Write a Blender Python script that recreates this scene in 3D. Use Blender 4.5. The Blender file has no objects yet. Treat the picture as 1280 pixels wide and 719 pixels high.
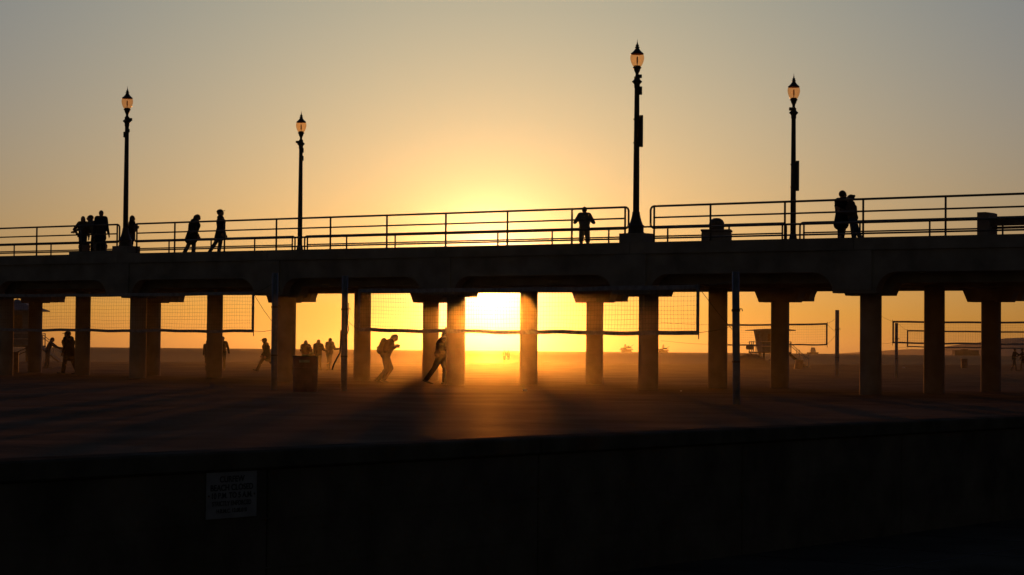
import bpy, bmesh, math, random
from mathutils import Vector, Matrix, noise
R = math.radians
random.seed(7)
sc = bpy.context.scene
COL = sc.collection

# ------------------------------------------------------------------ camera
F = 2693.2; EYE = 1.13; PITCH = math.atan(78.3/F); ROLL = R(.505)
cam = bpy.data.cameras.new('camera'); camo = bpy.data.objects.new('camera', cam); COL.objects.link(camo)
cam.sensor_width = 36; cam.lens = 36*F/1280; cam.clip_start = .1; cam.clip_end = 60000
CM = Matrix.Rotation(math.pi/2+PITCH, 4, 'X') @ Matrix.Rotation(ROLL, 4, 'Z')
camo.matrix_world = Matrix.Translation((0, 0, EYE)) @ CM
sc.camera = camo
M3 = CM.to_3x3()
def at(x, y, D):
    """world point at depth D that the photograph shows at pixel x, y"""
    d = M3 @ Vector(((x-640), (359.5-y), -F))
    return Vector((0, 0, EYE)) + d*(D/d.y)
def ax(x, D, y=437): return at(x, y, D).x

# ------------------------------------------------------------------ pier frame
TH = .6615; X0, Y0, BAY = -13.765, 76.3, 7.329
U = Vector((math.cos(TH), -math.sin(TH), 0)); V = Vector((math.sin(TH), math.cos(TH), 0))
def PK(k, off, z=0.): return Vector((X0, Y0, z)) + U*(k*BAY) + V*off
def top(k): return 4.42-.0425*k                 # top of the kerb
def deckz(k): return top(k)-.10
PM = Matrix(((U.x, V.x, 0, 0), (U.y, V.y, 0, 0), (0, 0, 1, 0), (0, 0, 0, 1)))   # local x along pier, y across

# ------------------------------------------------------------------ materials
def mat(name, base, rough=.8, var=.25, scale=6., bump=.2, bscale=None, metal=0., spec=.5, dark=None, detail=6.):
    m = bpy.data.materials.new(name); m.use_nodes = True
    nt = m.node_tree; b = nt.nodes['Principled BSDF']
    tc = nt.nodes.new('ShaderNodeTexCoord')
    n = nt.nodes.new('ShaderNodeTexNoise'); n.inputs['Scale'].default_value = scale; n.inputs['Detail'].default_value = detail
    nt.links.new(tc.outputs['Object'], n.inputs['Vector'])
    cr = nt.nodes.new('ShaderNodeValToRGB')
    d = dark or tuple(c*(1-var) for c in base); l = tuple(min(1, c*(1+var)) for c in base)
    cr.color_ramp.elements[0].position = .3; cr.color_ramp.elements[1].position = .7
    cr.color_ramp.elements[0].color = (*d, 1); cr.color_ramp.elements[1].color = (*l, 1)
    nt.links.new(n.outputs['Fac'], cr.inputs['Fac']); nt.links.new(cr.outputs['Color'], b.inputs['Base Color'])
    b.inputs['Roughness'].default_value = rough; b.inputs['Metallic'].default_value = metal
    b.inputs['Specular IOR Level'].default_value = spec
    if bump:
        n2 = nt.nodes.new('ShaderNodeTexNoise'); n2.inputs['Scale'].default_value = bscale or scale*4; n2.inputs['Detail'].default_value = 8
        nt.links.new(tc.outputs['Object'], n2.inputs['Vector'])
        bp = nt.nodes.new('ShaderNodeBump'); bp.inputs['Strength'].default_value = bump; bp.inputs['Distance'].default_value = .02
        nt.links.new(n2.outputs['Fac'], bp.inputs['Height']); nt.links.new(bp.outputs['Normal'], b.inputs['Normal'])
    return m
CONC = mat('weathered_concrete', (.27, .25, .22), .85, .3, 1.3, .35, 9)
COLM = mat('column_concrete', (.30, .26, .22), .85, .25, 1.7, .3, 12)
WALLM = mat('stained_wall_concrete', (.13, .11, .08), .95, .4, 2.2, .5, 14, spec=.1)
WALKM = mat('walk_concrete', (.10, .09, .065), .95, .3, 1.1, .4, 20, spec=0.)
RAILM = mat('painted_railing_steel', (.09, .075, .06), .55, .3, 10, .1)
LAMPM = mat('dark_bronze_paint', (.055, .045, .036), .5, .3, 8, .15)
WOODM = mat('weathered_timber', (.17, .125, .09), .8, .4, 5, .4, 30)
TIMBM = mat('blue_grey_painted_wood', (.16, .19, .22), .7, .3, 3, .2)
WHITEM = mat('sun_bleached_white_paint', (.55, .54, .50), .6, .12, 6, .1)
TAPEM = mat('woven_net_tape', (.30, .31, .34), .8, .35, 7, .2)
CORDM = mat('net_cord', (.06, .055, .05), .8, .2, 10, 0)
POLEM = mat('galvanised_pole', (.16, .18, .21), .5, .25, 5, .1, metal=.3)
BINM = mat('painted_steel_drum', (.22, .09, .085), .6, .3, 5, .2)
BLACKM = mat('black_lettering', (.015, .015, .015), .7, .1, 5, 0)
HILLM = mat('hazy_hillside', (.24, .16, .10), .95, .2, .003, 0)
STEELM = mat('rusty_platform_steel', (.14, .11, .09), .8, .3, .1, 0)
LITM = mat('crumpled_white_litter', (.75, .74, .7), .35, .1, 20, .6, 40)
SKINM = mat('skin', (.36, .22, .15), .6, .08, 30, .05)
HAIRM = mat('hair', (.035, .025, .018), .6, .3, 40, .3)
SHOEM = mat('shoe_leather', (.05, .045, .04), .6, .2, 30, .1)
def cloth(name, c): return mat(name, c, 1., .18, 14, .3, 60, spec=.0)
CL = {n: cloth('fabric_'+n, c) for n, c in dict(black=(.02, .02, .022), navy=(.03, .035, .06), grey=(.13, .13, .13), brown=(.10, .07, .05),
      khaki=(.22, .18, .13), white=(.6, .58, .54), red=(.18, .04, .03), denim=(.06, .08, .12), olive=(.08, .08, .05)).items()}

# sand: rippled, footprint-pocked, fine grain
m = bpy.data.materials.new('beach_sand'); m.use_nodes = True; SANDM = m
nt = m.node_tree; b = nt.nodes['Principled BSDF']; L = nt.links.new
g = nt.nodes.new('ShaderNodeNewGeometry')
def nz(scale, detail=6, stretch=None, rough=.6):
    n = nt.nodes.new('ShaderNodeTexNoise'); n.inputs['Scale'].default_value = scale; n.inputs['Detail'].default_value = detail
    n.inputs['Roughness'].default_value = rough
    if stretch:
        mp = nt.nodes.new('ShaderNodeMapping'); mp.inputs['Scale'].default_value = stretch; mp.inputs['Rotation'].default_value = (0, 0, -TH)
        L(g.outputs['Position'], mp.inputs['Vector']); L(mp.outputs[0], n.inputs['Vector'])
    else: L(g.outputs['Position'], n.inputs['Vector'])
    return n
n1 = nz(.35); cr = nt.nodes.new('ShaderNodeValToRGB')
cr.color_ramp.elements[0].color = (.12, .09, .06, 1); cr.color_ramp.elements[1].color = (.25, .19, .13, 1)
cr.color_ramp.elements[0].position = .3; cr.color_ramp.elements[1].position = .7
L(n1.outputs['Fac'], cr.inputs['Fac']); L(cr.outputs[0], b.inputs['Base Color'])
b.inputs['Roughness'].default_value = 1.; b.inputs['Specular IOR Level'].default_value = 0.
n2 = nz(2.2, 5); n3 = nz(38, 4); n4 = nz(1.6, 4, (1, 4, 1))
a1 = nt.nodes.new('ShaderNodeMath'); a1.operation = 'MULTIPLY_ADD'; a1.inputs[1].default_value = .12
L(n3.outputs['Fac'], a1.inputs[0]); L(n2.outputs['Fac'], a1.inputs[2])
a2 = nt.nodes.new('ShaderNodeMath'); a2.operation = 'MULTIPLY_ADD'; a2.inputs[1].default_value = .6
L(n4.outputs['Fac'], a2.inputs[0]); L(a1.outputs[0], a2.inputs[2])
bp = nt.nodes.new('ShaderNodeBump'); bp.inputs['Strength'].default_value = .9; bp.inputs['Distance'].default_value = .04
L(a2.outputs[0], bp.inputs['Height']); L(bp.outputs[0], b.inputs['Normal'])
gs = nt.nodes.new('ShaderNodeBsdfGlossy'); gs.inputs['Roughness'].default_value = .42; gs.inputs['Color'].default_value = (.9, .8, .65, 1); L(bp.outputs[0], gs.inputs['Normal'])
ms_ = nt.nodes.new('ShaderNodeMixShader'); ms_.inputs[0].default_value = .007
L(b.outputs[0], ms_.inputs[1]); L(gs.outputs[0], ms_.inputs[2]); L(ms_.outputs[0], nt.nodes['Material Output'].inputs['Surface'])

# sea
m = bpy.data.materials.new('sea_water'); m.use_nodes = True; SEAM = m
nt = m.node_tree; b = nt.nodes['Principled BSDF']; L = nt.links.new
b.inputs['Base Color'].default_value = (.025, .014, .008, 1); b.inputs['Roughness'].default_value = .45; b.inputs['IOR'].default_value = 1.1; b.inputs['Specular Tint'].default_value = (1, .6, .36, 1)
g = nt.nodes.new('ShaderNodeNewGeometry')
w1 = nz(.12, 8, (1, .35, 1)); w2 = nz(.02, 3, (1, .3, 1))
a1 = nt.nodes.new('ShaderNodeMath'); a1.operation = 'MULTIPLY_ADD'; a1.inputs[1].default_value = 2.
L(w2.outputs['Fac'], a1.inputs[0]); L(w1.outputs['Fac'], a1.inputs[2])
bp = nt.nodes.new('ShaderNodeBump'); bp.inputs['Strength'].default_value = 1.; bp.inputs['Distance'].default_value = 2.2
L(a1.outputs[0], bp.inputs['Height']); L(bp.outputs[0], b.inputs['Normal'])
b.inputs['Specular IOR Level'].default_value = 0.
gs = nt.nodes.new('ShaderNodeBsdfGlossy'); gs.inputs['Roughness'].default_value = .38; gs.inputs['Color'].default_value = (.62, .40, .26, 1); L(bp.outputs[0], gs.inputs['Normal'])
ms_ = nt.nodes.new('ShaderNodeMixShader'); ms_.inputs[0].default_value = .22
L(b.outputs[0], ms_.inputs[1]); L(gs.outputs[0], ms_.inputs[2]); L(ms_.outputs[0], nt.nodes['Material Output'].inputs['Surface'])

# translucent amber lamp globe
m = bpy.data.materials.new('amber_globe'); m.use_nodes = True; GLOBEM = m
nt = m.node_tree; L = nt.links.new; nt.nodes.remove(nt.nodes['Principled BSDF']); out = nt.nodes['Material Output']
tr = nt.nodes.new('ShaderNodeBsdfTransparent'); tr.inputs[0].default_value = (.96, .74, .50, 1)
tl = nt.nodes.new('ShaderNodeBsdfTranslucent'); tl.inputs[0].default_value = (.85, .62, .4, 1)
gl = nt.nodes.new('ShaderNodeBsdfGlossy'); gl.inputs['Roughness'].default_value = .15
tn = nt.nodes.new('ShaderNodeTexNoise'); tn.inputs['Scale'].default_value = 12
tcn = nt.nodes.new('ShaderNodeTexCoord'); L(tcn.outputs['Object'], tn.inputs['Vector'])
mr = nt.nodes.new('ShaderNodeMapRange'); mr.inputs['To Min'].default_value = .08; mr.inputs['To Max'].default_value = .22
L(tn.outputs['Fac'], mr.inputs['Value'])
mx = nt.nodes.new('ShaderNodeMixShader'); L(mr.outputs[0], mx.inputs[0]); L(tr.outputs[0], mx.inputs[1]); L(tl.outputs[0], mx.inputs[2])
m2 = nt.nodes.new('ShaderNodeMixShader'); m2.inputs[0].default_value = .05; L(mx.outputs[0], m2.inputs[1]); L(gl.outputs[0], m2.inputs[2])
L(m2.outputs[0], out.inputs['Surface'])

# ------------------------------------------------------------------ mesh helpers
def link(name, me, material, parent=None, smooth=False):
    o = bpy.data.objects.new(name, me); COL.objects.link(o)
    if material and not me.materials: me.materials.append(material)
    if parent: o.parent = parent
    if smooth: me.polygons.foreach_set('use_smooth', [True]*len(me.polygons))
    return o
def obj(name, bm, material, parent=None, smooth=False):
    me = bpy.data.meshes.new(name); bmesh.ops.recalc_face_normals(bm, faces=bm.faces); bm.to_mesh(me); bm.free()
    return link(name, me, material, parent, smooth)
def tag(o, label=None, cat=None, group=None, kind=None):
    if label: o['label'] = label
    if cat: o['category'] = cat
    if group: o['group'] = group
    if kind: o['kind'] = kind
    return o
def empty(name, loc, rz=0., rot=None):
    o = bpy.data.objects.new(name, None); COL.objects.link(o); o.empty_display_size = .2
    o.location = loc; o.rotation_euler = rot or (0, 0, rz); return o
def copy_tree(o, parent=None):
    c = o.copy(); COL.objects.link(c); c.parent = parent
    for ch in list(o.children): copy_tree(ch, c)
    return c
def box(bm, x0, x1, y0, y1, z0, z1, mtx=None, bev=0.):
    vs = [bm.verts.new(Vector(p)) for p in ((x0, y0, z0), (x1, y0, z0), (x1, y1, z0), (x0, y1, z0), (x0, y0, z1), (x1, y0, z1), (x1, y1, z1), (x0, y1, z1))]
    fs = [bm.faces.new([vs[i] for i in f]) for f in ((3, 2, 1, 0), (4, 5, 6, 7), (0, 1, 5, 4), (1, 2, 6, 5), (2, 3, 7, 6), (3, 0, 4, 7))]
    if bev:
        es = list({e for f in fs for e in f.edges})
        r = bmesh.ops.bevel(bm, geom=es, offset=bev, segments=1, affect='EDGES')
        vs = list({v for f in r['faces'] for v in f.verts} | {v for v in vs if v.is_valid})
    if mtx is not None:
        for v in vs: v.co = mtx @ v.co
def frame_of(d):
    d = d.normalized(); a = Vector((0, 0, 1)) if abs(d.z) < .9 else Vector((1, 0, 0))
    x = d.cross(a).normalized(); return x, d.cross(x).normalized()
def tube(bm, pts, r, seg=8, closed=False):
    pts = [Vector(p) for p in pts]; rs = r if isinstance(r, (list, tuple)) else [r]*len(pts)
    rings = []
    for i, p in enumerate(pts):
        d = (pts[min(i+1, len(pts)-1)]-pts[max(i-1, 0)])
        x, y = frame_of(d)
        if rings:      # keep the frame from flipping
            x0 = (rings[-1][0].co-pts[i-1]); x0 = (x0-d.normalized()*x0.dot(d.normalized()))
            if x0.length > 1e-6: x = x0.normalized(); y = d.normalized().cross(x)
        rings.append([bm.verts.new(p+(x*math.cos(2*math.pi*j/seg)+y*math.sin(2*math.pi*j/seg))*rs[i]) for j in range(seg)])
    for a, b_ in zip(rings, rings[1:]):
        for j in range(seg): bm.faces.new((a[j], a[(j+1) % seg], b_[(j+1) % seg], b_[j]))
    bm.faces.new(rings[0][::-1]); bm.faces.new(rings[-1])
def lathe(bm, prof, seg=20, c=(0, 0, 0)):
    c = Vector(c); rings = []
    for r, z in prof:
        rings.append([bm.verts.new(c+Vector((max(r, 1e-4)*math.cos(2*math.pi*j/seg), max(r, 1e-4)*math.sin(2*math.pi*j/seg), z))) for j in range(seg)])
    for a, b_ in zip(rings, rings[1:]):
        for j in range(seg): bm.faces.new((a[j], a[(j+1) % seg], b_[(j+1) % seg], b_[j]))
    bm.faces.new(rings[0][::-1]); bm.faces.new(rings[-1])
def prism(bm, pts, a, b_, mtx):
    """outline pts (x,z) extruded over y from a to b_"""
    f0 = [bm.verts.new(mtx @ Vector((x, a, z))) for x, z in pts]; f1 = [bm.verts.new(mtx @ Vector((x, b_, z))) for x, z in pts]
    n = len(pts)
    bm.faces.new(f0); bm.faces.new(f1[::-1])
    for i in range(n): bm.faces.new((f0[i], f1[i], f1[(i+1) % n], f0[(i+1) % n]))
def NB(): return bmesh.new()

# ------------------------------------------------------------------ ground: beach, sea, boardwalk
WP = Vector((0, 17.0, 0))                       # a point on the wall's seaward face; the wall runs along V
A_ = Vector((-34, 152, 0)); B_ = Vector((40, 217, 0)); CD = (B_-A_).normalized(); CN = Vector((-CD.y, CD.x, 0))
mounds = []
def beach_z(p):
    d = (p-A_).dot(CN)
    s = -(p-WP).dot(U)                         # distance seaward of the wall
    z = 0.
    if d > 0: z = -.008*min(d, 70)-max(0, d-70)*.05
    q = Vector((p.x*.25, p.y*.25, 0)); fade = min(1, s/4)*(1 if d < 0 else max(0, 1-d/40))
    z += (noise.fractal(q, .9, 2.1, 4)*.042+noise.noise(Vector((p.x*.9, p.y*.9, 3)))*.018)*fade
    return z
bm = NB(); bs = [.0]; st = .35
while bs[-1] < 520: bs.append(bs[-1]+st); st = min(st*1.018, 9)
as_ = [-330, -250, -190, -150, -120, -100, -85]; x = -70
while x < 110: as_.append(x); x += .8 if x < 40 else 1.3
as_ += [112, 120, 130, 145, 165, 190, 230, 290, 370, 470, 600]
grid = []
for s in bs:
    row = []
    for a in as_:
        p = WP-U*(s+.02)+V*a; p.z = beach_z(p); row.append(bm.verts.new(p))
    grid.append(row)
for i in range(len(bs)-1):
    for j in range(len(as_)-1): bm.faces.new((grid[i][j], grid[i][j+1], grid[i+1][j+1], grid[i+1][j]))
for f in bm.faces: f.normal_update()
tag(obj('sand_beach', bm, SANDM, smooth=True), kind='structure')
bm = NB()
pts = [Vector(p) for p in ((-9400, -140, -2.2), (9400, -140, -2.2), (9400, 9400, -2.2), (-9400, 9400, -2.2))]
bm.faces.new([bm.verts.new(p) for p in pts]); tag(obj('sea', bm, SEAM), kind='structure')
bm = NB()                                       # camera-side walk
prismm = Matrix.Translation(WP) @ PM
box(bm, .10, 60, -60, 100, -1.2, -.67, prismm)
tag(obj('boardwalk', bm, WALKM), kind='structure')
bm = NB(); t = .012                              # joints in the walk
jm = NB()
for i in range(1, 12): box(jm, .34+i*1.5-t/2, .34+i*1.5+t/2, -40, 60, -.669, -.666, prismm)
for i in range(-14, 24): box(jm, .36, 20, i*1.5-t/2, i*1.5+t/2, -.669, -.6655, prismm)
tag(obj('boardwalk_joints', jm, BLACKM), kind='structure'); bm.free()

# ------------------------------------------------------------------ sea wall with coping, and the sign
wall = empty('sea_wall', WP+Vector((0, 0, -.67)), -TH)
bm = NB(); WT = .45+.67
y = -30.
while y < 70:                                   # cast panels with a narrow groove between
    box(bm, .02, .28, y+.006, y+2.994, -.05, WT-.13, bev=.008); y += 3.
box(bm, .04, .26, -30, 70, .0, WT-.14)
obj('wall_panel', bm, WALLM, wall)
bm = NB(); y = -30.
while y < 70:
    box(bm, -.005, .31, y+.004, y+5.996, WT-.128, WT, bev=.014); y += 6.
obj('coping', bm, mat('worn_smooth_coping', (.11, .10, .075), .95, .35, 3, .25, 22, spec=.0), wall)
bm = NB()
for z in (.33, .66): box(bm, .279, .2835, -30, 70, z-.006, z+.006)
obj('groove', bm, WALLM, wall)
tag(wall, 'long low dark concrete wall crossing the foreground, a flat coping along its top', 'wall')
# front face of the wall is the local x=+.28 side (towards the camera)
def on_wall(px, py):
    """(local y, local z) where the ray through px,py meets the wall face"""
    d = (at(px, py, 10)-Vector((0, 0, EYE))); n = U; q = WP+U*.28
    t = (q-Vector((0, 0, EYE))).dot(n)/d.dot(n); p = Vector((0, 0, EYE))+d*t
    return (p-WP).dot(V), p.z+.67
(s0, z0), (s1, z1) = on_wall(256, 650), on_wall(320, 588)
cy = (s0+s1)/2; cz = (z0+z1)/2; hw = (s1-s0)/2; hh = (z1-z0)/2
sg = empty('curfew_sign', PM.to_3x3() @ Vector((.2845, cy, 0))+WP+Vector((0, 0, -.67+cz)), -TH)
tag(sg, 'small white metal curfew sign with black lettering on the face of the dark wall', 'sign')
bm = NB(); box(bm, 0, .006, -hw, hw, -hh, hh, bev=.0015); obj('sign_plate', bm, mat('faded_sign_enamel', (.27, .27, .26), .6, .15, 9, .05), sg)
def text(body, size, z, dy=0, name='lettering', wmax=None):
    cu = bpy.data.curves.new('t', 'FONT'); cu.body = body; cu.size = size; cu.align_x = 'CENTER'; cu.align_y = 'CENTER'; cu.extrude = .0006
    cu.offset = size*.02
    to = bpy.data.objects.new('t', cu); COL.objects.link(to)
    bpy.context.view_layer.update()
    me = bpy.data.meshes.new_from_object(to.evaluated_get(bpy.context.evaluated_depsgraph_get()))
    bpy.data.objects.remove(to); bpy.data.curves.remove(cu)
    w = max(v.co.x for v in me.vertices)-min(v.co.x for v in me.vertices); k = (wmax/w) if wmax else 1
    for v in me.vertices: v.co = Vector((.0072+v.co.z, v.co.x*k+dy, v.co.y+z))
    me.materials.clear(); return link(name, me, BLACKM, sg)
text('CURFEW', hh*.36, hh*.68, 0, wmax=hw*.98)
text('BEACH CLOSED', hh*.36, hh*.32, 0, wmax=hw*1.68)
text('10 P.M. TO 5 A.M.', hh*.34, -.02*hh, 0, wmax=hw*1.6)
text('STRICTLY ENFORCED', hh*.28, -.36*hh, 0, wmax=hw*1.55)
text('H.B.M.C. 13.08.010', hh*.24, -.68*hh, 0, wmax=hw*1.2)
bm = NB()
for yy in (-hw*.9, hw*.9):
    bm = NB(); lathe(bm, [(.007, 0), (.007, .003), (.003, .005)], 8)
    for v in bm.verts: v.co = Vector((.0062+v.co.z, yy+v.co.x, v.co.y))
    obj('bolt', bm, LAMPM, sg)

# ------------------------------------------------------------------ the pier
KA, KB = -6, 8
pier = empty('pier', PK(0, 0), -TH)
tag(pier, 'long concrete pier on three rows of round columns, crossing the whole beach', 'pier')
pier.rotation_euler = (0, 0, -TH)
I4 = Matrix.Identity(4)
SL = -.0425/BAY                                  # slope along local x
def T(x): return 4.42+SL*x
def slab(bm, x0, x1, y0, y1, d0, d1):            # box following the deck's slope; d = offsets from kerb top
    prism(bm, [(x0, T(x0)+d0), (x1, T(x1)+d0), (x1, T(x1)+d1), (x0, T(x0)+d1)], y0, y1, I4)
XA, XB = KA*BAY, KB*BAY; WID = 9.02
bm = NB(); slab(bm, XA, XB, .33, WID-.33, -.10, -.36); obj('deck_slab', bm, CONC, pier)
for y0, y1 in ((-.28, .30), (WID-.30, WID+.28)):
    bm = NB()
    for k in range(KA, KB):                      # kerb band, one length per bay with a joint
        slab(bm, k*BAY+.008, (k+1)*BAY-.008, y0, y1, 0, -.335)
    obj('kerb_band', bm, CONC, pier)
def spans(bm, y0, y1, topd, soff, hd, hb, ht, arch, ka=KA, kb=KB):
    """girder with haunches at every bent; one bay at a time"""
    for k in range(ka, kb):
        a, b_ = k*BAY, (k+1)*BAY
        low = []
        if arch:
            low = [(a+.0, hd), (a+hb, hd)]
            for i in range(1, 9):
                t_ = i/8*math.pi/2; low.append((a+hb+(ht-hb)*(1-math.cos(t_)), hd+(soff-hd)*math.sin(t_)))
            low += [(b_-(x_-a), z_) for x_, z_ in low[::-1]]
        elif hb: low = [(a, hd), (a+hb, hd), (a+ht, soff), (b_-ht, soff), (b_-hb, hd), (b_, hd)]
        else: low = [(a, soff), (b_, soff)]
        pts = [(x_, T(x_)+z_) for x_, z_ in low]+[(b_, T(b_)+topd), (a, T(a)+topd)]
        prism(bm, pts, y0, y1, I4)
for y0, y1 in ((-.22, .12), (WID-.12, WID+.22)):
    bm = NB(); spans(bm, y0, y1, -.338, -.93, -1.5, .66, 1.30, True); obj('edge_beam', bm, CONC, pier)
ROWS = (.719, 4.50, 8.21)
for i, r in enumerate(ROWS):
    bm = NB(); spans(bm, r-.2, r+.2, -.362, -1.2, -1.55, 0 if i == 1 else .68, .84, False); obj('girder', bm, CONC, pier)
bm0 = None
for k in range(KA, KB+1):
    bm = NB(); x_ = k*BAY                        # cross beam of the bent
    slab(bm, x_-.28, x_+.28, .125, WID-.125, -.364, -1.16); obj('cross_beam', bm, CONC, pier)
    for y0, y1 in ((-.27, -.222), (WID+.222, WID+.27)):
        bm = NB(); slab(bm, x_-.55, x_+.55, y0, y1, -.345, -1.42); obj('pilaster', bm, CONC, pier)
cme = None
for r in ROWS:
    for k in range(KA, KB+1):
        bm = NB(); x_ = k*BAY; zt = T(x_)-(1.5 if r != ROWS[1] else 1.18)
        n = 24; prof = [(.298, -1.5), (.298, .3), (.295, 1.2), (.294, zt-.001)]
        lathe(bm, prof, n, (x_, r, 0))
        obj('column', bm, COLM, pier, smooth=False)
for o in pier.children:
    if o.name.startswith('column'):
        for p in o.data.polygons: p.use_smooth = abs(p.normal.z) < .5
# long low blocks on the near kerb
bm = NB(); xk = lambda px, off=0.: 0
def kof(px, off):
    t_ = (px-640)/F; c, s = math.cos(TH), math.sin(TH)
    return (t_*(Y0+off*c)-X0-off*s)/(BAY*(c+t_*s))

# railings
def arc(cx, cz, r, a0, a1, n=5): return [(cx+r*math.cos(R(a0+(a1-a0)*i/n)), cz+r*math.sin(R(a0+(a1-a0)*i/n))) for i in range(n+1)]
def railing(k0, k1, off, levels, drop, posts, label, thick=.031, loopdown=None):
    o = empty('pier_railing', PK(k0, off, top(k0)), 0)
    tag(o, label, 'railing', 'railings along both edges of the pier')
    o.rotation_euler = (0, 0, -TH)
    ln = (k1-k0)*BAY; sl = lambda x_: SL*x_
    zt, zb = levels[0], loopdown; r_ = .12
    path = [(r_+.02, zb)]+[(p[0], p[1]) for p in arc(r_, zb+r_, r_, 270, 180)]+arc(r_, zt-r_, r_, 180, 90)+\
           arc(ln-r_, zt-r_, r_, 90, 0)+arc(ln-r_, zb+r_, r_, 0, -90)+[(ln-r_-.02, zb)]
    bm = NB(); tube(bm, [(x_, 0, z_+sl(x_)) for x_, z_ in path], thick, 8); obj('top_rail', bm, RAILM, o, True)
    for z_ in levels[1:]:
        a = .03 if z_ > zb+.01 else r_
        if z_ < zb-.01: a = r_
        if a == .03: a = .12
        bm = NB(); tube(bm, [(a, 0, z_+sl(a)), (ln/2, 0, z_+sl(ln/2)), (ln-a, 0, z_+sl(ln-a))], thick*.8 if abs(z_-zb) > .01 else thick, 8); obj('rail', bm, RAILM, o, True)
    for kp in posts:
        x_ = (kp-k0)*BAY; bm = NB(); tube(bm, [(x_, 0, -.02-drop+sl(x_)), (x_, 0, zt+sl(x_))], .030, 8)
        lathe(bm, [(.06, sl(x_)+.002-drop), (.06, sl(x_)+.014-drop), (.03, sl(x_)+.02-drop)], 10, (x_, 0, 0)); obj('post', bm, RAILM, o, True)
    return o
NL = (1.05, .72, .42, .12); FL = (1.05, .72, .42, .12)
for a in (-3, 0, 3):
    ps = [a+.09]+[a+n/3+.02 for n in range(1, 9)]+[a+2.95]
    railing(a+.073, a+2.967, 0., NL, 0, ps, ['four-bar pier railing on the camera side, left of the leftmost lamp', 'four-bar pier railing on the camera side, between the two tall near lamps',
            'four-bar pier railing on the camera side, from the tallest lamp to the right edge'][a//3+1], loopdown=NL[2])
for a in (-3, 0, 3):
    ps = [a+.055]+[a+n/3 for n in range(1, 9)]+[a+2.945]
    railing(a+.035, a+2.965, WID-.02, FL, .0, ps, ['far-side pier railing, seen through the near one, left of the second lamp',
            'far-side pier railing, seen through the near one, between the second and rightmost lamps',
            'far-side pier railing, seen through the near one, right of the rightmost lamp'][a//3+1], loopdown=FL[3])

# lamps -----------------------------------------------------------------
def make_lamp():
    o = empty('street_lamp', (0, 0, 0))
    bm = NB(); lathe(bm, [(.24, .0), (.24, .05), (.225, .07), (.225, .20), (.24, .22), (.24, .25), (.205, .28), (.17, .36), (.135, .48), (.112, .60), (.112, .63), (.098, .66)], 16); obj('base', bm, LAMPM, o)
    bm = NB(); lathe(bm, [(.094, .655), (.088, 2), (.07, 4.40), (.072, 4.42)], 16); obj('pole', bm, LAMPM, o, True)
    bm = NB(); lathe(bm, [(.072, 4.26), (.085, 4.30), (.085, 4.38), (.1, 4.40), (.12, 4.43), (.145, 4.44), (.145, 4.48), (.11, 4.5), (.085, 4.54), (.085, 4.6), (.05, 4.63), (.045, 4.68)], 16); obj('collar', bm, LAMPM, o)
    bm = NB(); lathe(bm, [(.044, 4.675), (.055, 4.72), (.085, 4.78), (.10, 4.84), (.125, 4.855), (.125, 4.88), (.1, 4.90), (.085, 4.93)], 16); obj('cup', bm, LAMPM, o)
    bm = NB()
    prof = [(.095, 4.885), (.138, 4.94), (.172, 5.01), (.196, 5.09), (.205, 5.16), (.198, 5.22), (.176, 5.265)]
    seg = 20; rings = [[bm.verts.new((r*math.cos(2*math.pi*j/seg), r*math.sin(2*math.pi*j/seg), z)) for j in range(seg)] for r, z in prof]
    for a, b_ in zip(rings, rings[1:]):
        for j in range(seg): bm.faces.new((a[j], a[(j+1) % seg], b_[(j+1) % seg], b_[j]))
    gb = obj('globe', bm, GLOBEM, o, True)
    bm = NB(); lathe(bm, [(.008, 4.92), (.012, 4.99), (.022, 5.02), (.022, 5.16), (.01, 5.2)], 8); obj('bulb', bm, WHITEM, gb, True)
    bm = NB(); lathe(bm, [(.18, 5.262), (.196, 5.272), (.178, 5.30), (.14, 5.33), (.10, 5.37), (.065, 5.42), (.05, 5.44), (.07, 5.46), (.07, 5.475), (.04, 5.49), (.05, 5.52), (.045, 5.545), (.018, 5.56), (.022, 5.59), (.01, 5.62), (.004, 5.70)], 16); obj('cap', bm, LAMPM, o)
    return o
lamp0 = make_lamp()
spec = [(.012, -.02, 'leftmost tall bronze lamp on the pier, beside the woman with folded arms', 'near', [(.09, 0, 4.52, .09, .05, .05), (-.08, 0, 3.98, .04, .04, .1), (.07, 0, 4.12, .03, .03, .06)]),
        (.0, WID-.02, 'shorter-looking bronze lamp on the far side of the pier, second from the left', 'far', [(-.12, 0, 4.53, .08, .05, .045), (.07, 0, 4.22, .04, .04, .09), (.07, 0, 3.92, .04, .04, .09)]),
        (3.005, -.02, 'tallest-looking bronze lamp, at the break in the near railing right of the sun', 'near', [(.07, 0, 4.62, .07, .05, .05), (.1, 0, 4.2, .05, .05, .12)]),
        (3.0, WID-.02, 'rightmost bronze lamp with a narrow panel halfway up its pole', 'far', [(-.1, 0, 4.58, .05, .05, .05)])]
lamps = [lamp0]+[copy_tree(lamp0) for _ in spec[1:]]
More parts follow.
